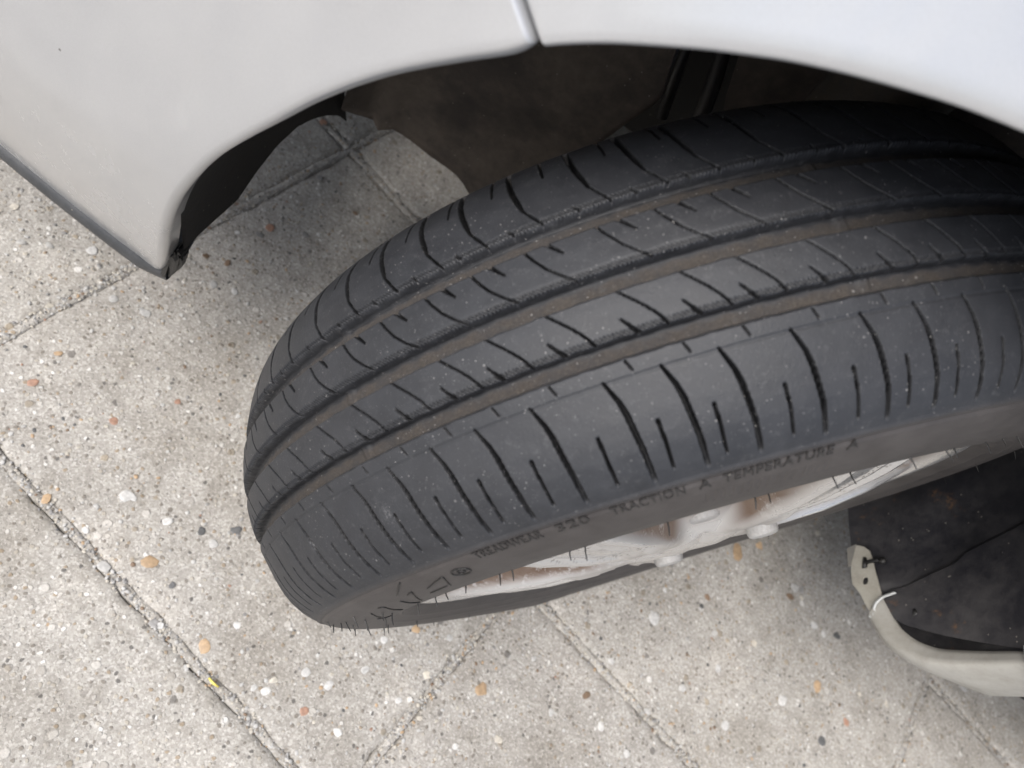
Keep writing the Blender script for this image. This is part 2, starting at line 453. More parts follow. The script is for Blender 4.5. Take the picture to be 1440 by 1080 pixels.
# conspicuous stones of the photograph: x, y, radius, kind
KEY = [
 (0.2892, 0.1984, 0.0093, 2), (0.2083, 0.2440, 0.0078, 2), (0.3388, 0.1545, 0.0095, 0), (0.2955, 0.1591, 0.0059, 0), (0.2414, 0.3358, 0.0078, 2), (0.2894, 0.3750, 0.0081, 2), (-0.0587, 0.1716, 0.0089, 2), (0.4659, 0.1000, 0.0059, 7), (0.5048, -0.0511, 0.0073, 0), (0.5221, -0.0779, 0.0049, 1), (0.3345, 0.2792, 0.0060, 2), (0.3381, 0.2922, 0.0039, 1), (0.3205, 0.2189, 0.0077, 6), (0.2567, 0.2436, 0.0063, 4), (0.2641, 0.1534, 0.0045, 5), (0.2363, 0.1382, 0.0061, 5), (0.2483, 0.1591, 0.0060, 0), (0.1141, 0.2275, 0.0059, 0), (0.0891, 0.2292, 0.0060, 0), (0.1406, 0.2562, 0.0057, 0), (0.1514, 0.2574, 0.0043, 0), (0.0628, 0.2027, 0.0053, 0), (0.1380, 0.2451, 0.0051, 1), (0.1912, 0.2157, 0.0058, 0), (0.0998, 0.2578, 0.0051, 7), (0.0625, 0.2625, 0.0059, 0), (-0.0063, 0.1390, 0.0049, 0), (-0.1417, 0.1613, 0.0050, 0), (-0.2034, 0.1517, 0.0068, 0), (-0.2946, 0.0714, 0.0073, 0), (-0.1769, 0.1285, 0.0060, 3), (-0.3034, -0.0474, 0.0059, 3), (-0.2366, 0.0117, 0.0112, 0), (-0.3354, -0.1284, 0.0144, 2), (-0.3673, -0.1520, 0.0074, 2), (-0.4345, -0.1241, 0.0095, 0), (-0.3887, -0.1041, 0.0062, 4), (-0.4287, -0.1068, 0.0073, 3), (-0.4739, -0.0875, 0.0083, 0), (-0.4908, -0.0832, 0.0062, 0), (-0.5138, -0.0906, 0.0073, 5), (-0.4384, 0.0264, 0.0107, 0), (-0.4909, -0.0134, 0.0090, 2), (-0.5425, 0.0118, 0.0070, 7), (-0.5057, 0.0491, 0.0078, 5), (-0.7505, -0.1193, 0.0089, 0), (-0.6086, -0.0389, 0.0083, 1), (-0.6076, -0.0198, 0.0062, 5), (-0.4468, -0.1258, 0.0074, 4), (-0.5096, -0.1538, 0.0065, 0), (-0.4610, -0.2201, 0.0055, 1), (0.0305, 0.1463, 0.0056, 2), (-0.0322, 0.0770, 0.0051, 7), (0.3512, 0.1973, 0.0042, 0), (0.4000, 0.2048, 0.0062, 0), (0.3947, 0.2107, 0.0062, 0), (0.3936, 0.1882, 0.0056, 2), (0.2919, 0.1997, 0.0036, 3), (0.3876, 0.0972, 0.0053, 7), (0.3498, 0.0502, 0.0039, 7), (0.2930, 0.0333, 0.0040, 0), (0.3330, 0.1536, 0.0044, 0), (0.4520, 0.1508, 0.0035, 0), (0.2515, 0.2432, 0.0042, 0), (0.3217, 0.2720, 0.0034, 0), (0.2483, 0.2650, 0.0048, 0), (0.2940, 0.3278, 0.0039, 0), (0.2591, 0.3485, 0.0058, 1), (0.3014, 0.3565, 0.0063, 0), (0.2805, 0.3251, 0.0052, 0), (0.2056, 0.2914, 0.0048, 0), (0.2139, 0.2662, 0.0042, 6), (0.0197, 0.2149, 0.0046, 0), (-0.0073, 0.2213, 0.0046, 1), (-0.0522, 0.2311, 0.0046, 0), (-0.0932, 0.2082, 0.0064, 1), (-0.2410, 0.1657, 0.0059, 0), (-0.2551, 0.1139, 0.0053, 6), (-0.3379, 0.0290, 0.0066, 0), (-0.3832, -0.0225, 0.0059, 1), (-0.3618, 0.0872, 0.0074, 0), (-0.2418, -0.0276, 0.0048, 0), (-0.3235, -0.0097, 0.0058, 6), (-0.1958, 0.0818, 0.0053, 0), (0.0019, 0.1824, 0.0047, 1), (0.0570, 0.1696, 0.0055, 0), (0.3824, -0.1733, 0.0054, 4), (0.3916, -0.1189, 0.0052, 3), (0.3900, -0.0866, 0.0051, 6), (0.5380, -0.0325, 0.0047, 6), (0.5594, -0.0208, 0.0047, 6), (0.5877, -0.0514, 0.0047, 1), (0.4139, -0.1132, 0.0043, 3), (0.3678, -0.0920, 0.0052, 0), (0.4261, -0.0183, 0.0065, 0), (0.4588, -0.0150, 0.0064, 0), (0.4998, 0.0246, 0.0054, 1), (0.4017, -0.3730, 0.0060, 7), (0.3406, -0.2069, 0.0056, 4), (0.3777, -0.1895, 0.0064, 7), (0.3065, -0.2737, 0.0049, 3), (0.3653, -0.2920, 0.0048, 4),
]
for kx, ky, kr, km in KEY: pebble(kx, ky, kr*(.80 if km in (0, 1) else .88), km)
cells = {}
pal = [0]*30+[1]*18+[2]*10+[3]*8+[4]*14+[5]*7+[6]*20+[7]*3
tries = 0
while n_peb < 292 and tries < 6000:
    tries += 1
    xw, yw = random.uniform(-.75, .75), random.uniform(-.42, .42)
    rr = .0019+.0020*random.random()**3
    a, b = w2g((xw, yw)); s = slab_at(a, b)
    if s is None or (a - .459)**2 < .00015 or (a+.075)**2 < .00015: continue
    if any((xw-p[0])**2+(yw-p[1])**2 < .0004 for p in cells.values()): continue
    cells[n_peb] = (xw, yw); pebble(xw, yw, rr, random.choice(pal))

def stone_heap(name, pts, sizes, kinds, zs, sinks):
    V, F, MI = [], [], []
    for (xw, yw), s, k, z, sk in zip(pts, sizes, kinds, zs, sinks):
        v, f = SMALL[random.randrange(len(SMALL))]
        a = random.uniform(0, 6.28); ca, sa = math.cos(a), math.sin(a); n0 = len(V)
        for p in v: V.append((xw+s*(p[0]*ca-p[1]*sa), yw+s*(p[0]*sa+p[1]*ca), z+s*sk*p[2]))
        for q in f: F.append(tuple(i+n0 for i in q)); MI.append(k)
    o = mesh_obj(name, V, F, STONES, pav, True, MI); o['kind'] = 'stuff'
    return o
SMALL = [dome(100+i, 6) for i in range(10)]
# sandy fill of the joints: raised in the middle, washed out along both arrises
def joint_fill(p0, p1):
    p0, p1 = np.array(p0), np.array(p1); Lj = np.linalg.norm(p1-p0); t = (p1-p0)/Lj; nn = np.array([-t[1], t[0]])
    n_ = int(Lj/.004); u = np.linspace(0, Lj, n_)
    ph = rng.uniform(0, 50, 6)
    wv = .7*np.sin(u*13+ph[0])+.5*np.sin(u*37+ph[1])+.4*np.sin(u*97+ph[2])
    prof = np.array([(-.0058, -.010), (-.0046, -.0026), (-.0034, -.0012), (0, -.0008), (.0034, -.0012), (.0046, -.0026), (.0058, -.010)])
    V = np.zeros((n_, len(prof), 3))
    sh = .0011*np.sin(u*9+ph[3])+.0008*np.sin(u*53+ph[4])
    for k_, (d, z) in enumerate(prof):
        dd = d+sh*(abs(d) < .0057)
        q = p0[None]+t[None]*u[:, None]+nn[None]*dd[:, None]
        V[:, k_, :2] = q; V[:, k_, 2] = z-.0016*np.clip(wv, 0, None)*(abs(d) < .0057)+rng.normal(0, .0003, n_)
    o = grid_mesh('joint_fill', V, M_SLAB, pav, flip=True); o['kind'] = 'stuff'
for k in range(-3, 4):
    a = AL[k+5]; joint_fill(g2w(a, -1.4), g2w(a, 1.1))
for k in range(-4, 4):
    for r in range(-3, 4):
        b = off[k]+.532*r
        if -1.4 < b < 1.1: joint_fill(g2w(AL[k+5]+.003, b), g2w(AL[k+6]-.003, b))
# small embedded chips
P, S, K, Z, Q = [], [], [], [], []
for _ in range(9000):
    xw, yw = random.uniform(-1.1, .85), random.uniform(-.55, .46)
    a, b = w2g((xw, yw))
    if slab_at(a, b) is None: continue
    P.append((xw, yw)); S.append(.0008+.0016*random.random()**2); K.append(random.choice(pal)); Z.append(.0001); Q.append(.35)
stone_heap('aggregate_chips', P, S, K, Z, Q)
# loose grit in the joints
P, S, K, Z, Q = [], [], [], [], []
gpal = [0]*16+[1]*30+[2]*5+[3]*5+[4]*22+[5]*3+[6]*34
def joint_grit(p0, p1, n, wd, z0=-.0016):
    p0, p1 = np.array(p0), np.array(p1); t = (p1-p0)/np.linalg.norm(p1-p0); nn = np.array([-t[1], t[0]])
    for _ in range(n):
        u = random.random()
        dens = .5+.5*math.sin(u*17+n)*math.sin(u*41+2*n)
        if random.random() > .35+.65*dens: continue
        q = p0+(p1-p0)*u + nn*random.gauss(0, wd)
        P.append(tuple(q)); S.append(.0007+.0015*random.random()**1.6); K.append(random.choice(gpal))
        Z.append(z0+random.uniform(0, .0018)); Q.append(random.uniform(.4, .8))
for k in range(-2, 3):
    a = AL[k+5]
    joint_grit(g2w(a, -1.0), g2w(a, .75), 3000, .0034)
for k in range(-3, 3):
    for r in range(-2, 3):
        b = off[k]+.532*r
        if -1.0 < b < .8: joint_grit(g2w(AL[k+5], b), g2w(AL[k+6], b), 950, .0034)
stone_heap('joint_grit', P, S, K, Z, Q)

# ------------------------------------------------------------------ the car
car = empty('parked_car')
car['label'] = 'silver parked car with its front left wheel steered outwards under the arch'
car['category'] = 'car'

def Y0(x, z):
    """outer skin of the car's left side"""
    x = np.asarray(x, float); z = np.asarray(z, float)
    y = .100 - .8*np.clip(.45-z, 0, None)**2 - .30*np.clip(x-.2, 0, None)**2
    y = y - .75*np.clip(z-.585, 0, None)**2 * np.clip(1-(z-.585)*.2, .3, 1)
    y = y - 3.2*np.clip(x-.56, 0, None)**2
    rho = np.clip(np.hypot(x, z-.348)-.352, 0, .30)               # the flare round the arch: the skin leans in above the lip
    up = np.clip((z-.40)/.16, 0, 1)*np.clip((.62-x)/.2, 0, 1)*np.clip((x+.5)/.3, 0, 1)
    y = y - up*.31*.075*(1-np.exp(-rho/.075))
    r = np.clip(-.08-x, 0, .30)
    y = y - .52*r**2
    return y

LIP_B = np.array([  # bumper arch edge, from the gap down to the lower corner (x, z)
 (.2352, .6062), (.2340, .6036), (.2378, .5983), (.2453, .5912), (.2559, .5794), (.2671, .5669), (.2786, .5527), (.2902, .5359), (.3024, .5161), (.3151, .4917), (.3263, .4708), (.3384, .4465), (.3463, .4265), (.3531, .4045), (.3597, .3804),
 (.3646, .3544), (.3690, .3229), (.3719, .2942), (.3768, .2553), (.3820, .2240), (.3860, .2110)])
LIP_F = np.array([  # fender arch edge, from the gap over the top
 (.2324, .6074), (.2260, .6134), (.2198, .6185), (.2137, .6233), (.2054, .6290), (.1950, .6358), (.1847, .6422), (.1743, .6480), (.1639, .6537), (.1532, .6587), (.1422, .6633), (.1310, .6676), (.1196, .6717), (.1105, .6748), (.1008, .6776), (.0857, .6813)])
def panel(name, A, B, rl, depth, gap_r=0, gap_side=None, dy=0.0, extra=None):
    """sheet from the lip curve A to the far curve B (both n x 2 in x,z) with a rolled lip and an inward flange"""
    A = np.asarray(A); B = np.asarray(B); n = len(A)
    d = np.array([0, .02, .07, .16, .3, .5, .75, 1.0])*rl
    d = np.r_[d, rl+np.array([.003, .008, .016, .03, .05, .08, .12, .17])]
    L = np.linalg.norm(B-A, axis=1); u = (B-A)/L[:, None]
    rows = []
    for dep in (depth, depth*.5, .0005):
        rows.append(np.c_[A[:, 0], Y0(A[:, 0], A[:, 1])-rl-dep+dy, A[:, 1]])
    s = np.linspace(0, 1, 7)[1:]
    for dd in list(d)+[None]*len(s):
        pass
    dl = [np.minimum(np.full(n, q), L*(.2+.6*q/.3)) for q in d]
    last = dl[-1]
    for q in s: dl.append(last + (L-last)*q)
    gd = np.r_[0, np.cumsum(np.linalg.norm(np.diff(A, axis=0), axis=1))]
    if gap_side == 'end': gd = gd[-1]-gd
    for q in dl:
        x = A[:, 0]+u[:, 0]*q; z = A[:, 1]+u[:, 1]*q
        y = Y0(x, z)+dy
        y = y-(rl-np.sqrt(np.clip(rl**2-np.clip(rl-q, 0, None)**2, 0, None)))
        if gap_r:
            dist = gd
            e = np.clip(gap_r-dist, 0, None)
            y = y-(gap_r-np.sqrt(np.clip(gap_r**2-e**2, 0, None)))
        rows.append(np.c_[x, y, z])
    V = np.stack(rows, 1)
    if gap_r:      # turn the edge inwards along the gap
        first = V[0].copy() if gap_side != 'end' else V[-1].copy()
        first[:, 1] -= .014
        V = np.concatenate([first[None], V]) if gap_side != 'end' else np.concatenate([V, first[None]])
    return V

# bumper: fan out from the lip to the nose
nb = 120
Ab = np.concatenate([np.array([(.2340+.0006*t, .6080-.0006*t) for t in ()]).reshape(0, 2), smooth_curve(LIP_B, nb, 6)])
ts = np.linspace(0, 1, 41)[1:]
# finer columns beside the gap
def refine(A, w=.006, k=10):
    d = np.r_[0, np.cumsum(np.linalg.norm(np.diff(A, axis=0), axis=1))]
    t = np.r_[np.linspace(0, w, k)[:-1]**1.0, np.linspace(w, d[-1], len(A))]
    return np.stack([np.interp(t, d, A[:, 0]), np.interp(t, d, A[:, 1])], 1)
Ab = refine(Ab)
far_b = np.array([(.507, .774), (.60, .80), (.76, .74), (.80, .60), (.80, .44), (.78, .36), (.74, .305), (.70, .300)])
Bb = resample(far_b, len(Ab)); 
# bottom columns run along the lower edge
V = panel('bumper', Ab, Bb, .0065, .012, .0018, None)
bumper = grid_mesh('front_bumper', V, M_PAINT, car, flip=False)

# fender
phis = np.radians(np.linspace(12.5, -78, 100))
zc = .348
rr_ = np.interp(np.degrees(phis), [-78, -50, 12.5], [.3540, .3500, .3440])
Af = np.concatenate([smooth_curve(LIP_F, 60, 2), np.c_[rr_*np.sin(phis), zc+rr_*np.cos(phis)], [(-.3540, .400), (-.3555, .380), (-.3560, .3658)]])
Af = refine(Af)
far_f = np.array([(.504, .777), (.40, .85), (.20, .885), (0, .90), (-.25, .91), (-.60, .92), (-.60, .70), (-.60, .50), (-.60, .40), (-.60, .365)])
V = panel('fender', Af, resample(far_f, len(Af)), .0030, .016, .0012, None, dy=-.0016)
fender = grid_mesh('front_fender', V, M_PAINT, car, flip=True)

# lower rear corner of the arch: flange strip, panel below it
FI = np.array([(-.3413, -.025, .2334), (-.3441, -.0084, .2415), (-.3465, .0056, .2494), (-.3490, .0144, .2590), (-.3513, .0215, .2683), (-.3550, .0288, .2866), (-.3577, .0311, .3066), (-.3596, .0330, .3255), (-.3601, .0368, .3631), (-.3590, .0560, .4000)])
FO = np.array([(-.3344, -.0064, .2247), (-.3365, .0040, .2307), (-.3391, .0170, .2386), (-.3422, .0268, .2489), (-.3452, .0336, .2594), (-.3491, .0410, .2763), (-.3532, .0445, .3034), (-.3558, .0457, .3284), (-.3558, .0486, .3658), (-.3545, .0700, .4000)])
n = 60
fi = smooth_curve(FI, n, 4); fo = smooth_curve(FO, n, 4)
rows = [fi + np.array([-.016, -.001, -.007]), fi, fi*.66+fo*.34, fi*.3+fo*.7, fo]
tt = np.linspace(0, 1, n)[:, None]
w1 = np.clip((tt-.25)/.3, 0, 1)
rows += [fo+np.array([-.0025, .0022, -.0016]), fo+np.array([-.007, .0035, -.004])*1.0]
rows += [fo+w1*np.array([-.03, .006, -.012])+(1-w1)*np.array([-.010, .002, -.008])]
rows += [fo+w1*np.array([-.07, -.002, -.03])+(1-w1)*np.array([-.02, -.004, -.012])]
rows += [fo+w1*np.array([-.12, -.030, -.05])+(1-w1)*np.array([-.03, -.012, -.014])]
rows += [fo+w1*np.array([-.24, -.10, -.06])+(1-w1)*np.array([-.05, -.04, -.014])]
V = np.stack(rows, 1)
grid_mesh('sill_corner', V, M_DUSTY, car)

# bumper lower lip (black plastic) swept along the bottom edge, with a nub at the arch
edge = [(.3810, .0400, .2150), (.3860, float(Y0(.386, .211))-.006, .2100), (.400, float(Y0(.40, .214))-.002, .2140)]
for t in np.linspace(.06, 1, 14):
    xx = .386+(.70-.386)*t; zz = .211+(.300-.211)*t
    edge.append((xx, float(Y0(xx, zz))-.001, zz))
edge = np.array(edge); 
prof = [(-.002, .004), (.0030, .0016), (.0048, -.0010), (.0052, -.0060), (.0036, -.0115), (-.002, -.0145), (-.012, -.014), (-.030, -.006), (-.045, .006)]
V = np.stack([np.stack([edge[:, 0], edge[:, 1]+a, edge[:, 2]+b], 1) for a, b in prof], 1)
grid_mesh('bumper_lip', V, M_TRIM, car)
bm = bmesh.new()
for px, pz, ya, yb_ in ((.3800, .250, .050, .036), (.3735, .264, .052, .036), (.3692, .256, .050, .038), (.3705, .236, .048, .036), (.3800, .2090, .046, .036), (.3868, .2060, .045, .036)):
    bm.verts.new((px, ya, pz)); bm.verts.new((px, yb_, pz))
bmesh.ops.convex_hull(bm, input=bm.verts[:])
bmesh.ops.bevel(bm, geom=bm.edges[:], offset=.0018, segments=2, affect='EDGES')
me = bpy.data.meshes.new('lip_end_block'); bm.to_mesh(me); bm.free(); me.materials.append(M_CLIP)
link('lip_end_block', me, car)

# wheel arch liner: one shell round the wheel, front edge cut as in the photograph
ys = np.r_[.088, .084, np.linspace(.078, -.205, 46)]
yb = np.array([.09, .07, .048, .021, -.008, -.040, -.074, -.110, -.136, -.165, -.189, -.21, -.25])
pb = np.array([98, 98.2, 98.9, 100.2, 101.6, 101.3, 101.6, 103, 104.9, 107.5, 110.2, 114, 121])
V = np.zeros((len(ys), 150, 3))
for i, y in enumerate(ys):
    top = np.interp(y, yb[::-1], pb[::-1])
    f = np.radians(np.linspace(top, -84, 150))
    rr = .366 + .010*np.clip((.06-y)/.3, 0, 1) + .0015*np.sin(f*9)
    ym = np.minimum(y, np.interp(np.degrees(f), [-90, -60, 40, 80, 100], [.040, .062, .070, .070, .064]))
    # ribs and folds moulded in the liner
    rr = rr + .003*np.exp(-((((np.degrees(f)+4) % 34)-17)/1.2)**2)*np.clip((.06-y)/.03, 0, 1)
    V[i, :, 0] = rr*np.sin(f); V[i, :, 1] = ym; V[i, :, 2] = zc+rr*np.cos(f)
grid_mesh('wheel_arch_liner', V, M_LINER, car)
# rear liner
ys = np.linspace(.045, -.26, 48)
V = np.zeros((len(ys), 60, 3))
for i, y in enumerate(ys):
    bot = np.interp(y, [-.26, -.134, -.085, -.060, -.02, .005, .019, .027, .034, .045], [-117, -115.7, -114.6, -113.3, -111.7, -109.9, -104.9, -99.1, -88.2, -84])
    f = np.radians(np.linspace(-80, bot, 60))
    rr = .364 + .0016*np.sin(f*23+y*31) + .0020*np.sin(y*57+f*7) + .022*np.clip((y+.038)/.02, 0, 1)*np.clip((-np.degrees(f)-92)/8, 0, 1)
    V[i, :, 0] = rr*np.sin(f); V[i, :, 1] = y; V[i, :, 2] = zc+rr*np.cos(f)
rear = grid_mesh('rear_arch_liner', V, M_REAR, car, flip=True)
# overlapping mud shield outside the seam
seam = np.array([(-.3423, -.0270, .2295), (-.3458, -.0343, .2407), (-.3487, -.0362, .2507), (-.3510, -.0397, .2585), (-.3551, -.0487, .2772), (-.3590, -.0578, .3009), (-.3601, -.0681, .3111), (-.3620, -.0774, .3386), (-.3618, -.0849, .3663), (-.358, -.09, .41)])
sm = smooth_curve(seam, 60, 2)
fr = np.arctan2(sm[:, 0], sm[:, 2]-zc)
rows = []
for t in [-.02, 0, .03, .15, .3, .45, .6, .75, .9, 1.0]:
    yo = np.interp(np.degrees(fr), [-110, -107, -105, -99, -88, -80], [-.020, -.004, .004, .016, .034, .046])
    rr = .3612 if t >= 0 else .3635
    rr = rr - .0012*math.sin(max(t, 0)*3.1)
    y = sm[:, 1] + (yo-sm[:, 1])*max(t, 0)
    rows.append(np.c_[rr*np.sin(fr), y, zc+rr*np.cos(fr)])
grid_mesh('mud_shield', np.stack(rows, 1), M_REAR, car)

# inner wall of the wheel well with its lower edge, then the opening and the guard behind it
def plate(name, outline, y_of, th, mat):
    bm = bmesh.new()
    vs = [bm.verts.new((px, y_of(px, pz), pz)) for px, pz in outline]
    f = bm.faces.new(vs)
    bmesh.ops.triangulate(bm, faces=[f])
    r = bmesh.ops.extrude_face_region(bm, geom=bm.faces[:])
    for v in [q for q in r['geom'] if isinstance(q, bmesh.types.BMVert)]: v.co.y -= th
    bmesh.ops.recalc_face_normals(bm, faces=bm.faces)
    me = bpy.data.meshes.new(name); bm.to_mesh(me); bm.free(); me.materials.append(mat)
    return link(name, me, car)
xs = np.linspace(0, 1, 40); 
low = np.array([(.350, .226), (.343, .208), (.334, .194), (.3245, .185), (.306, .188), (.290, .190), (.26, .186), (.230, .188), (.215, .184), (.207, .176), (.190, .168), (.165, .190), (.140, .270), (.124, .368), (.115, .404), (.128, .420), (.139, .438), (.142, .470), (.150, .62)])
low = smooth_curve(low, 60, 1)
top = np.c_[np.linspace(.352, .15, 60), np.interp(np.linspace(.352, .15, 60), [.15, .352], [.74, .50])]
rows = []
for k in np.linspace(0, 1, 30):
    q = low*(1-k)+top*k
    yy = -.238 + .05*np.clip((q[:, 0]-.322)/.030, 0, 1)**1.5 + .005*np.sin(q[:, 1]*31+q[:, 0]*17) + .012*np.exp(-((q[:, 0]-.318)/.006)**2)
    rows.append(np.c_[q[:, 0], yy, q[:, 1]])
back = rows[0].copy(); back[:, 1] -= .012
V = np.stack([back]+rows, 1)
grid_mesh('splash_shield', V, M_WALL, car)
e0 = rows[0][2:46].copy(); e0[:, 1] -= .006
e1 = e0.copy(); e1[:, 1] -= .016; e1[:, 2] -= .006; e1[:, 0] += .003
e2 = e0.copy(); e2[:, 1] -= .045; e2[:, 2] += .010
grid_mesh('shield_edge_fold', np.stack([e0, e1, e2], 1), M_LINER, car)
plate('inner_guard', [(.092, .47), (.074, .43), (.055, .40), (-.10, .40), (-.36, .40), (-.36, .75), (.092, .75)], lambda a, b: -.245, .01, M_WALL)
plate('engine_bay_wall', [(.42, .22), (-.42, .22), (-.42, .78), (.42, .78)], lambda a, b: -.42, .02, M_UNDER)
vv, ff = tube_mesh([(.128, -.262, .52), (.106, -.255, .47), (.088, -.250, .43), (.05, -.22, .33)], [.006, .006, .007, .007], 10)
mesh_obj('brake_hose', vv, ff, M_LINER, car)
vv, ff = tube_mesh([(.0, -.24, .74), (.0, -.20, .50), (.0, -.15, .33)], [.045, .040, .030], 18)
mesh_obj('suspension_strut', vv, ff, M_STEEL, car)
vv, ff = tube_mesh([(.02, -.10, .22), (.02, -.25, .21), (.0, -.50, .22)], [.02, .022, .025], 12)
mesh_obj('control_arm', vv, ff, M_STEEL, car)
vv, ff = tube_mesh([(.135, -.238, .47), (.118, -.236, .42), (.105, -.236, .385)], [.004, .005, .005], 8)
mesh_obj('wiring_loom', vv, ff, M_CLIP, car)

# bracket, clip and cable tie at the rear lower corner
def tab_mesh(name, outer, holes, th, mat):
    bm = bmesh.new(); edges = []
    for loop in [outer]+holes:
        vs = [bm.verts.new(p) for p in loop]
        for i in range(len(vs)): edges.append(bm.edges.new((vs[i], vs[(i+1) % len(vs)])))
    bmesh.ops.triangle_fill(bm, use_beauty=True, use_dissolve=False, edges=edges)
    r = bmesh.ops.extrude_face_region(bm, geom=bm.faces[:])
    for v in [q for q in r['geom'] if isinstance(q, bmesh.types.BMVert)]:
        v.co.x -= th*.9; v.co.z -= th*.4
    bmesh.ops.recalc_face_normals(bm, faces=bm.faces)
    me = bpy.data.meshes.new(name); bm.to_mesh(me); bm.free(); me.materials.append(mat)
    return link(name, me, car)
tab = [(-.3303, -.0848, .2045), (-.3336, -.0829, .2120), (-.3359, -.0777, .2178), (-.3372, -.0684, .2212), (-.3380, -.0568, .2241), (-.3396, -.0422, .2284), (-.3413, -.0250, .2334), (-.3432, -.0136, .2386), (-.3386, -.0054, .2245), (-.3355, -.0188, .2173), (-.3338, -.0282, .2126), (-.3305, -.0393, .2044), (-.3294, -.0505, .2023), (-.3291, -.0613, .2014)]
def ring(c, ry, rz, n=14):
    out = []
    for k in range(n):
        a = 2*math.pi*k/n; dy = ry*math.cos(a); dz = rz*math.sin(a)
        out.append((c[0]-.42*dz, c[1]+dy, c[2]+dz*.9))
    return out
tabm = tab_mesh('mounting_bracket', tab, [ring((-.3351, -.0432, .2162), .0046, .0028), ring((-.3346, -.0611, .2150), .0040, .0026)], .0018, M_TAB)
tab_mesh('bracket_foot', [(-.3272, -.0812, .1955), (-.3303, -.0862, .2042), (-.3318, -.0625, .2073), (-.3283, -.0601, .1985)], [], .0016, M_TABG)
for i, pts in enumerate(([(-.3333, -.0690, .2150), (-.3333, -.0630, .2150), (-.3345, -.0570, .2145)], [(-.3333, -.0630, .2165), (-.3370, -.0655, .2260), (-.3395, -.0649, .2315)])):
    vv, ff = tube_mesh(pts, [.0018, .0022, .0026] if i else [.0018, .002, .0024], 8); 
    o = mesh_obj('push_clip', vv, ff, M_CLIP, car)
vv, ff = tube_mesh([(-.3396, -.0649, .2318), (-.3375, -.0650, .2330)], [.0040, .0036], 12); mesh_obj('push_clip', vv, ff, M_CLIP, car)
vv, ff = tube_mesh([(-.3500, -.008, .2618), (-.3560, -.008, .2640)], [.0042, .0042], 14); mesh_obj('liner_screw', vv, ff, M_CLIP, car)
# cable tie: flat strap
st = smooth_curve([(-.3445, -.0290, .2455), (-.3415, -.0262, .2410), (-.3375, -.0225, .2370), (-.3355, -.0160, .2310), (-.3370, -.0100, .2275), (-.3400, -.0080, .2290)], 24, 2)
rows = []
for dy, dx in ((-.0020, 0), (.0020, 0), (.0020, .0011), (-.0020, .0011), (-.0020, 0)):
    rows.append(st+np.array([dx, dy*.55, dy*.8+dx*.5]))
grid_mesh('cable_tie', np.stack(rows, 1), M_TIE, car)
vv, ff = tube_mesh([(-.3385, -.0066, .2268), (-.3375, -.0020, .2250)], [.0030, .0030], 6); mesh_obj('cable_tie_head', vv, ff, M_TIE, car)

# the rest of the body, outside the picture, so that the corner belongs to a car
def body_sheet(name, V, mat, flip=False): return grid_mesh(name, np.asarray(V, float), mat, car, flip=flip)
# bonnet
V = []
for x_, zt in ((.504, .777), (.40, .85), (.20, .885), (0, .90), (-.25, .91), (-.60, .92)):
    y_e = float(Y0(x_, zt))
    V.append([(x_-(.0 if k == 0 else 0), y_e + (-1.62-2*y_e)*k/12 if k < 12 else -1.62-y_e, zt+.055*math.sin(math.pi*k/12)**.6) for k in range(13)])
body_sheet('bonnet', V, M_PAINT)
# door and lower body
V = []
for x_ in np.linspace(-.604, -1.7, 10):
    V.append([(x_, float(Y0(-.5, z_))-.002, z_) for z_ in np.linspace(.25, .92, 12)])
body_sheet('front_door', V, M_PAINT)
V = []
for x_ in np.linspace(-.452, -.607, 5):
    V.append([(x_, float(Y0(x_, max(z_, .33)))-.004-.5*max(0, .33-z_), z_) for z_ in (.385, .36, .34, .32, .29, .26, .235)])
body_sheet('sill_panel', V, M_DUSTY)
V = []
for x_ in np.linspace(-.60, -1.7, 8):
    V.append([(x_, float(Y0(-.5, .92))-.002-.28*t, .925+.45*t) for t in (0, .3, .6, 1)])
body_sheet('side_window', V, M_GLASS)
# nose across the car
V = []
for z_ in np.linspace(.25, .80, 10):
    V.append([(.80-.06*((k-8)/8)**2*1.2-.25*max(0, z_-.6), -.02-1.58*k/16, z_) for k in range(17)])
body_sheet('bumper_face', V, M_PAINT)
# far side and floor keep the light out
body_sheet('right_side', [[(x_, -1.72, z_) for z_ in (.22, .5, .8, .92)] for x_ in np.linspace(.75, -1.7, 8)], M_PAINT)
body_sheet('floor_pan', [[(x_, y_, .235) for y_ in np.linspace(-.43, -1.70, 6)] for x_ in np.linspace(.74, -1.7, 10)], M_UNDER)
body_sheet('sill_floor', [[(x_, y_, .225) for y_ in np.linspace(-.01, -.44, 6)] for x_ in np.linspace(-.42, -1.7, 8)], M_UNDER)
body_sheet('front_undertray', [[(x_, y_, .235+.03*abs(y_+.22)) for y_ in np.linspace(.0, -.43, 6)] for x_ in np.linspace(.78, .400, 6)], M_UNDER)

# ------------------------------------------------------------------ the wheel
wheel = empty('wheel', (0, 0, 0), car, STEER)
WR = .310
deg = np.degrees
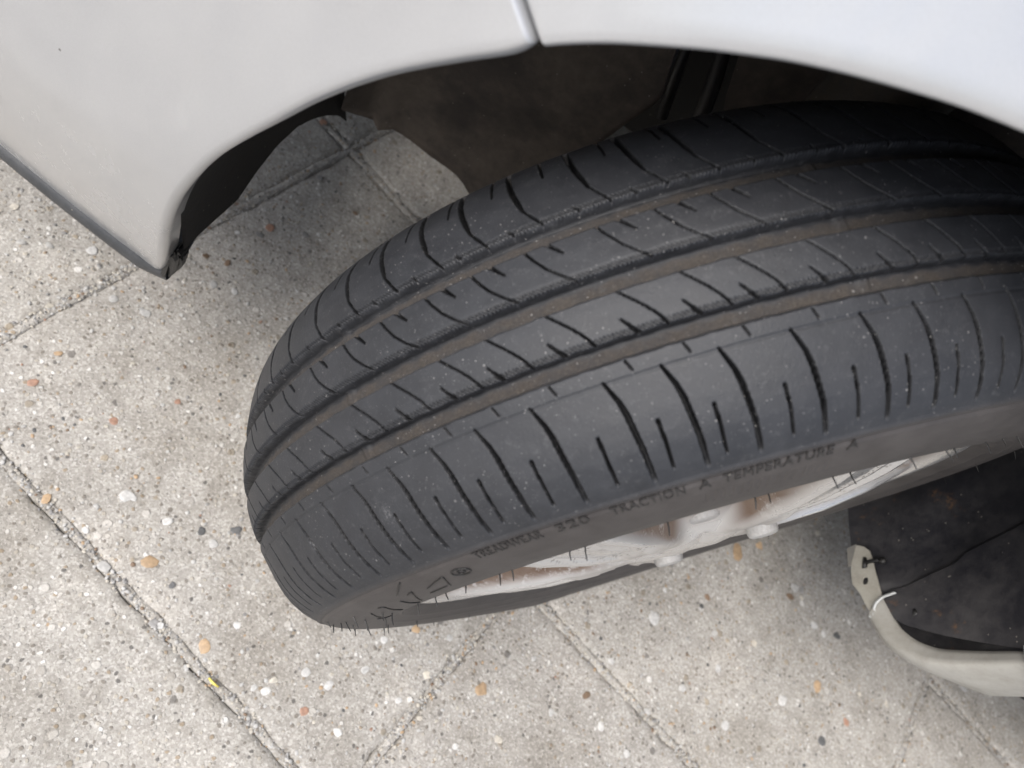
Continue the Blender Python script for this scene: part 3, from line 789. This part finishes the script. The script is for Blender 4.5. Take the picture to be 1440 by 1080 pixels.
# tyre section: (s, r) from the inner bead over the tread to the outer bead
half = [(0, .310), (.010, .3097), (.020, .3086), (.030, .3067), (.036, .3052), (.042, .3034), (.050, .3010), (.058, .2984), (.065, .2955), (.071, .2923), (.076, .2886), (.080, .2852), (.0835, .2815), (.0862, .2780), (.0880, .2760), (.0895, .2735), (.0925, .267), (.0955, .258), (.0975, .248), (.0980, .238), (.0966, .228), (.0935, .2185), (.0890, .2115), (.085, .2085)]
half = np.array(half)
hp = resample(half, 400)
for _ in range(10): hp[1:-1] = .25*hp[:-2]+.5*hp[1:-1]+.25*hp[2:]
full = np.concatenate([(hp*np.array([-1, 1]))[::-1], hp[1:]])
L = np.r_[0, np.cumsum(np.linalg.norm(np.diff(full, axis=0), axis=1))]
Lmid = np.interp(0, full[:, 0], L) if False else L[len(hp)-1]
def prof_at(q):     # arc length from the crown -> (s, r)
    return np.interp(q+Lmid, L, full[:, 0]), np.interp(q+Lmid, L, full[:, 1])
Lsh = np.interp(.0885, hp[:, 0][:260], (L[len(hp)-1:]-Lmid)[:260])
qs = np.r_[np.linspace(-(L[-1]-Lmid), -Lsh, 40)[:-1], np.arange(-Lsh, Lsh, .00060), np.linspace(Lsh, L[-1]-Lmid, 70)]
th_f = np.arange(-46, 126, .078)
th = np.radians(np.r_[th_f, np.arange(126, 314, 1.5)])
Sg, Rg = prof_at(qs)
TH, Q = np.meshgrid(th, qs, indexing='ij')
S = np.broadcast_to(Sg, Q.shape).copy(); RR = np.broadcast_to(Rg, Q.shape).copy()
# normals of the section
dS = np.gradient(Sg, qs); dR = np.gradient(Rg, qs)
nS, nR = -dR, dS
nl = np.hypot(nS, nR); nS /= nl; nR /= nl
H = np.zeros_like(Q); dust = np.zeros_like(Q); side = np.zeros_like(Q); tread = np.zeros_like(Q)
def sstep(a, b, v): t = np.clip((v-a)/(b-a), 0, 1); return t*t*(3-2*t)
thd = np.degrees(TH)
GR = [(-.0405, -.0285), (-.0058, .0048), (.0250, .0338)]
for a, b in GR:
    wig = .00012*np.sin(TH*95+a*900)+.00008*np.sin(TH*211+b*300)
    f = sstep(a-.0003, a+.0014, S+wig)*(1-sstep(b-.0010, b+.0003, S+wig))
    H = np.maximum(H, .0066*f)
    dust = np.maximum(dust, sstep(a+.0013, a+.0042, S+.0005*np.sin(TH*140))*(1-sstep(b-.0008, b-.0001, S)))
    # wear bars
    for t0 in (66.8, 19.5, -28):
        bar = f*np.exp(-((thd-t0)/.55)**4)
        H -= .0012*bar
SAW = np.zeros_like(Q)
# saw-tooth on the upper groove edges
for a, b in GR:
    e = sstep(a-.0030, a-.0022, S)*(1-sstep(a-.0003, a+.0002, S))
    saw = (np.mod(TH*.305/.0019 + S/.0016, 1) < .45)
    H = np.maximum(H, .0009*e*saw); SAW = np.maximum(SAW, e*saw)
# thin line near the outer shoulder
f = np.exp(-((S-.0415)/.00045)**2); H = np.maximum(H, .0007*f)
H_groove = H.copy()
# pitches
ST = [80.89, 74.82, 69.3, 64.16, 59.02, 54.23, 48.99, 42.76, 37.76, 33.13, 27.26, 21.22, 16.19, 11.06, 5.6]
pit = [5.3, 5.8, 6.1, 5.2, 5.6]
k = 0
while ST[0] < 135: ST.insert(0, ST[0]+pit[k % 5]+.1*(k % 3)); k += 1
while ST[-1] > -55: ST.append(ST[-1]-pit[k % 5]); k += 1
ST = np.array(ST)
def sipe(curve, width, depth, offset=0.0, stuff_dust=0.0):
    """curve [(dtheta, s mm)], width [(s mm, m)], depth [(s mm, m)]"""
    global H, dust
    cs = np.array([c[1] for c in curve])/1000; ct = np.array([c[0] for c in curve])
    o = np.argsort(cs); cs, ct = cs[o], ct[o]
    m = (Sg > cs[0]-.0012) & (Sg < cs[-1]+.0012) & (Rg > .2765)
    cols = np.where(m)[0]
    s_ = Sg[cols]
    tc = np.interp(s_, cs, ct)
    # soft bend
    wv = np.interp(s_, np.array([a[0] for a in width])/1000, [a[1] for a in width])
    dv = np.interp(s_, np.array([a[0] for a in depth])/1000, [a[1] for a in depth])
    ends = sstep(cs[0]-.0008, cs[0]+.0008, s_)*(1-sstep(cs[-1]-.0008, cs[-1]+.0008, s_))
    nf = len(th_f)
    for st in ST:
        c0 = st+offset
        jit = rng.normal(0, .07)
        lo = np.searchsorted(th_f, c0-6.5); hi = np.searchsorted(th_f, c0+4.5)
        if hi <= lo: continue
        d = np.abs(th_f[lo:hi, None]-(c0+tc[None]+jit))*math.pi/180*Rg[cols][None]
        f = 1-sstep(.55, 1.0, d/np.maximum(wv[None]/2, .00045))
        h = 2.1*dv[None]*f*ends[None]
        sub = H[lo:hi][:, cols]
        H[lo:hi, cols[0]:cols[-1]+1] = np.maximum(sub, h)
        if stuff_dust:
            dust[lo:hi, cols[0]:cols[-1]+1] = np.maximum(dust[lo:hi, cols[0]:cols[-1]+1], stuff_dust*f*ends[None]*sstep(.5, .9, f))
# outer shoulder
sipe([(0, 40.8), (-.75, 50), (-1.02, 56), (-1.18, 62.8), (-1.40, 71.7), (-1.5, 81.8), (-1.5, 84)], [(40, .0010), (47, .0018), (56, .0026), (80, .0024)], [(40, .0015), (46, .0030), (70, .0026), (78, .0012), (84, .0003)], 0, .10)
sipe([(1.55, 61.5), (1.45, 70), (1.40, 81)], [(60, .0016), (66, .0015), (81, .0013)], [(61, .0020), (76, .0020), (81, .0008)])
sipe([(-2.2, 34.5), (-2.6, 39.5)], [(30, .0009), (40, .0007)], [(34, .0010), (40, .0005)])
# rib between the outer two grooves
sipe([(0, 4.8), (-.75, 9), (-1.75, 14.5), (-2.55, 19.5), (-3.2, 25.3)], [(0, .0009), (30, .0010)], [(0, .0018), (30, .0022)], -3.4)
sipe([(.35, 17.5), (-.35, 22.5), (-.75, 25.3)], [(17, .0010), (21, .0014), (26, .0030)], [(17, .0010), (26, .0022)], -3.4)
# rib between the inner two grooves
sipe([(0, -28.6), (-.65, -22.5), (-1.5, -16), (-2.6, -10), (-3.6, -5.5)], [(-30, .0010), (0, .0010)], [(-30, .0020), (0, .0020)], -3.4)
sipe([(-1.9, -28.6), (-3.1, -21.0)], [(-29, .0026), (-21, .0010)], [(-29, .0022), (-21, .0010)], -3.4)
# inner shoulder
sipe([(.3, -86), (.1, -72), (-.12, -64.5), (-.75, -52), (-2.2, -40.3)], [(-86, .0032), (-58, .0026), (-52, .0012), (-40, .0012)], [(-86, .003), (-58, .003), (-40, .0014)], -3.3, .1)
sipe([(-3.2, -87), (-3.3, -69)], [(-87, .0018), (-69, .0009)], [(-87, .002), (-69, .001)], -3.3)
sipe([(1.0, -44.0), (.5, -40.3)], [(-44, .0009), (-40, .0013)], [(-44, .0007), (-40, .0012)], -3.3)
# wear: scuffed blocks, feathered edges
H += .00005*np.sin(TH*61+S*240)*np.sin(S*310+TH*23) + rng.normal(0, .00003, H.shape)*(np.abs(S) < .088)
# sidewall rings
A_ = np.abs(S); out = S > 0
for rr_, w_, h_ in ((.2775, .0009, -.0004), (.2748, .0008, .0009), (.2300, .0009, -.0006), (.2205, .0008, -.0005)):
    H += h_*np.exp(-((RR-rr_)/w_)**2)*(A_ > .08)
H += .0003*(np.mod(thd*1.0, .9) < .42)*((RR < .2650) & (RR > .2560) & out & (thd < 37) & (thd > 24))
side = sstep(.2835, .2755, RR)*(A_ > .078)
side = sstep(0, 1, (.2800-RR)/.006)*(A_ > .078)
tread = (1-side)*(A_ < .088)
RR2 = RR-H*nR[None]; S2 = S-H*nS[None]
# squash on the ground: flat patch and bulge beside it
bot = sstep(55, 8, np.abs(((thd+360) % 360)-180)); 
bot = np.clip(1-np.abs(((thd+360) % 360)-180)/60, 0, 1)**1.5
S2 = S2 + np.sign(S)*.011*bot*np.exp(-((RR-.262)/.030)**2)
X = RR2*np.sin(TH); Zz = WR+RR2*np.cos(TH)
Zz = np.where(Zz < .0012, .0012+(Zz-.0012)*.02, Zz)
V = np.stack([X, S2, Zz], -1)
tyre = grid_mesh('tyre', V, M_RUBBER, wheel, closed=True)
sc_ = np.zeros_like(H)
for t0, s0, a_, b_ in ((66.6, .0600, .45, .0050), (80.0, .0560, .4, .003)):
    sc_ = np.maximum(sc_, np.exp(-((thd-t0)/a_)**2-((S-s0)/b_)**2)*(.6 if a_ < 1 else 1)*(RR > .27))
set_attr(tyre, 'scuff', sc_); set_attr(tyre, 'dust', dust); fr = sstep(.0004, .0012, H-H_groove)*(np.abs(S) < .0885)  # mask of the painted shade, starting with the sipes
fr = np.maximum(fr, .80*np.maximum(np.roll(fr, 1, 0), np.roll(fr, -1, 0)))  # painted shade spread onto the sipe edges
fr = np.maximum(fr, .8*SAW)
fr = np.maximum(fr, .40*sstep(.0012, .0035, H_groove)*(1-dust))  # weaker painted shade on groove walls clear of dust
set_attr(tyre, 'recess_shade', fr*(1-np.clip(dust*1.5, 0, 1))); set_attr(tyre, 'side', side); set_attr(tyre, 'tread', tread)

def on_side(thdeg, q, lift=0.0):
    """point on the outer sidewall: angle, arc length from the crown"""
    s, r = prof_at(q); i = np.interp(q, qs, np.arange(len(qs)))
    ns = np.interp(q, qs, nS); nr = np.interp(q, qs, nR)
    s = s+lift*ns; r = r+lift*nr; t = math.radians(thdeg)
    return (r*math.sin(t), s, WR+r*math.cos(t))
def q_of_r(r):      # outer side arc length at radius r (past the shoulder)
    m = (qs > .05); return float(np.interp(-r, -Rg[m], qs[m]))

# raised lettering
def lettering(text, th0, th1, q0, height, name='sidewall_lettering'):
    cu = bpy.data.curves.new('t', 'FONT'); cu.body = text; cu.size = 1.0; cu.extrude = .5; cu.resolution_u = 3; cu.space_character = 1.08
    o = bpy.data.objects.new('t', cu); C.objects.link(o)
    dg = bpy.context.evaluated_depsgraph_get(); me0 = bpy.data.meshes.new_from_object(o.evaluated_get(dg))
    v = np.array([w.co[:] for w in me0.vertices]); F = [tuple(p.vertices) for p in me0.polygons]
    bpy.data.objects.remove(o); bpy.data.curves.remove(cu); bpy.data.meshes.remove(me0)
    v[:, 0] = (v[:, 0]-v[:, 0].min())/np.ptp(v[:, 0]); v[:, 1] = v[:, 1]/.70
    V = [on_side(th0+(th1-th0)*a, q0-b*height, .0005*(c > 0)+(-.0008 if c < 0 else 0)) for a, b, c in v]
    return mesh_obj(name, V, F, M_LETTER, wheel, smooth=False)
ql = q_of_r(.2705)
lettering('TREADWEAR', 61.2, 53.2, ql, .0058)
lettering('320', 51.6, 48.2, ql, .0058)
lettering('TRACTION', 46.0, 38.8, ql, .0058)
lettering('A', 37.5, 36.4, ql, .0058)
lettering('TEMPERATURE', 35.2, 24.6, ql, .0058)
lettering('A', 23.2, 22.0, ql, .0058)
# outlined maker's lettering near the front of the sidewall, seen as thin raised lines
def stroke(pts, rad=.00042, name='sidewall_emblem_line'):
    P_ = [on_side(a, q_of_r(min(r, .2745)), .0003) for a, r in resample(np.array(pts), max(6, 5*len(pts)))]
    vv, ff = tube_mesh(P_, rad, 6); return mesh_obj(name, vv, ff, M_CLIP, wheel)
stroke([(71.8, .2590), (67.3, .2660), (69.5, .2520)]); stroke([(73.6, .2510), (69.9, .2530)])
stroke([(75.5, .2600), (74.0, .2620), (78.9, .2420)]); stroke([(78.8, .2560), (80.6, .2390)])
stroke([(72.5, .2735), (76.4, .2640)]); stroke([(83.6, .2590), (82.8, .2570), (87.0, .2380)])
stroke([(88.0, .2560), (93.5, .2430)]); stroke([(95.0, .2440), (95.6, .2340)])
stroke([(64.9+1.2*math.cos(a), .2640+.0042*math.sin(a)) for a in np.linspace(0, 6.283, 17)], .0004)
stroke([(64.9+.5*math.cos(a), .2640+.0018*math.sin(a)) for a in np.linspace(0, 6.283, 11)], .0004)
for a0, a1, r0 in ((60, 47, .2510), (57, 50, .2470), (44, 40, .2600), (100, 88, .266), (98, 90, .262)):
    pass

# moulding hairs on the sidewall
hv, hf = tube_mesh([(0, 0, 0), (.0001, .0035, .0001), (.0006, .0070, -.0003)], [.00050, .00042, .00028], 6)
hme = bpy.data.meshes.new('rubber_hair'); hme.from_pydata([tuple(p) for p in hv], [], hf); hme.materials.append(M_CLIP)
hairs = [(78.5, .226), (72.8, .228), (65.5, .231), (63.2, .232), (54.2, .233), (52.2, .232), (41.5, .234), (30.8, .233), (29.2, .233), (20.8, .232), (18.2, .231), (11.2, .240), (3.0, .233), (1.2, .233), (-5.0, .236), (-9, .238), (-13.2, .240),
         (104, .268), (101, .272), (100, .264), (102.5, .256), (98, .262), (95, .252), (92, .262), (90, .240), (87.5, .250), (98.2, .236), (84.5, .232), (81.5, .226), (110, .246), (116, .258), (120, .236), (128, .250), (135, .232), (147, .245), (158, .24), (170, .26), (240, .25), (255, .24), (285, .25), (300, .235), (310, .245), (322, .24), (330, .25)]
for a, r in hairs:
    o = bpy.data.objects.new('rubber_hair', hme); C.objects.link(o); o.parent = wheel
    q = q_of_r(r); o.location = on_side(a, q, -.0006)
    o.scale = (1, random.uniform(.75, 1.15), 1); o.rotation_euler = (random.uniform(-.2, .2), random.uniform(0, 6), random.uniform(-.2, .2))

# rim: flange and barrel turned about the axle
prof = [(.0845, .2105), (.0868, .2110), (.0882, .2098), (.0885, .2080), (.0875, .2060), (.0850, .2035), (.080, .2015), (.074, .1985), (.066, .1950), (.050, .1900), (.020, .1860), (-.03, .186), (-.07, .186)]
pr = np.array(prof); n = 160
a = np.linspace(0, 2*math.pi, n, endpoint=False)
V = np.stack([np.stack([r*np.sin(a), np.full(n, s), WR+r*np.cos(a)], 1) for s, r in pr], 1)
rim = grid_mesh('wheel_rim', V, M_RIM, wheel, closed=True, flip=True)
gr = np.zeros((n, len(pr))); gr[:, 6:] = .55; gr[:, 8:] = 1
set_attr(rim, 'grime', gr); set_attr(rim, 'speck', np.zeros((n, len(pr))))
# silver wheel trim: five broad swept spokes with dished pockets between them, one pressing
na, nr_ = 560, 90
ta = np.linspace(0, 2*math.pi, na, endpoint=False)
ra = np.r_[.0005, np.linspace(.006, .2035, nr_)]
TA, RA = np.meshgrid(ta, ra, indexing='ij')
swirl = .16*np.sin((RA-.05)*9)
u = np.mod(TA-math.radians(201)-swirl+math.pi/5, 2*math.pi/5)-math.pi/5      # angle from the nearest spoke
lat = u*RA
hw = .012+.155*RA
m_ = np.where(lat > 0, 1-sstep(0, 1, (lat-hw+.006)/.010), 1-sstep(0, 1, (-lat-hw+.012)/.018))
m_ = np.where(RA < .045, 1, m_)
s_sp = np.interp(RA, [0, .028, .045, .075, .12, .16, .19, .2035], [.1030, .1030, .1005, .1015, .1000, .0950, .0885, .0850])
s_po = np.interp(RA, [0, .040, .055, .085, .12, .16, .185, .198, .2035], [.1030, .0995, .0910, .0800, .0720, .0680, .0690, .0750, .0790])
chan = np.where(RA > .085, sstep(.62, .52, np.abs(lat)/hw), 0)*sstep(.085, .10, RA)
Sx = s_po+(s_sp-s_po)*m_ - .0034*chan + .0012*np.exp(-((np.abs(lat)/hw-.74)/.10)**2)*m_*(RA > .06) + .0016*np.exp(-((lat+.2*hw)/.004)**2)*m_*(RA > .07) - .0025*(np.abs(lat)/np.maximum(hw, .001))**2*m_
V = np.stack([RA*np.sin(TA), Sx, WR+RA*np.cos(TA)], -1)
trim = grid_mesh('wheel_trim', V, M_RIM, wheel, closed=True, flip=True)
gr = sstep(.985, .62, m_)*np.clip((RA-.055)/.03, 0, 1)
gr = np.clip(gr+.42*m_*np.clip((.105-RA)/.03, 0, 1)*np.clip((RA-.040)/.01, 0, 1)+.5*np.clip((RA-.185)/.012, 0, 1), 0, 1)
set_attr(trim, 'grime', gr); set_attr(trim, 'speck', np.clip(chan*1.2, 0, 1))
lv, lf = tube_mesh([(0, .085, 0), (0, .1020, 0), (0, .1042, 0), (0, .1054, 0), (0, .1058, 0)], [.0128, .0122, .0112, .0085, .004], 24)
lme = bpy.data.meshes.new('wheel_nut'); lme.from_pydata([tuple(p) for p in lv], [], lf); lme.materials.append(M_NUT)
for nm, val in (('grime', .1), ('speck', 0.)):
    at_ = lme.attributes.new(nm, 'FLOAT', 'POINT'); at_.data.foreach_set('value', np.full(len(lv), val, np.float32))
for k in range(4):
    t = math.radians(204+90*k); o = bpy.data.objects.new('wheel_nut', lme); C.objects.link(o); o.parent = wheel
    o.location = (.062*math.sin(t), .0020 if k in (0, 1) else -.0160, WR+.062*math.cos(t))
# brake disc and the back plate close the barrel
for nm, s, r, mt in (('brake_disc', .030, .135, M_DISC), ('brake_backplate', .005, .185, M_DISC)):
    prof = [(s-.012, r), (s, r), (s+.002, r*.97), (s+.002, r*.45), (s+.02, r*.42), (s+.02, .0005)]
    V = np.stack([np.stack([q*np.sin(a), np.full(n, s_), WR+q*np.cos(a)], 1) for s_, q in prof], 1)
    grid_mesh(nm, V, mt, wheel, closed=True, flip=True)

# ------------------------------------------------------------------ small litter on the slabs
vv, ff = tube_mesh([(.1915, .2655, .0018), (.186, .2680, .0028), (.1800, .2690, .0020)], [.0009, .0013, .0008], 6)
ym, nt, b = new_mat('yellow straw'); w = N(nt)
w.l(w.ramp(w.noise(w.obj(), 300, 2), [(.3, (.62, .50, .08)), (.7, (.80, .70, .20))]), b.inputs['Base Color'])
o = mesh_obj('straw_piece', vv, ff, ym)
o['label'] = 'tiny yellow piece of straw lying across the slab joint'; o['category'] = 'straw'
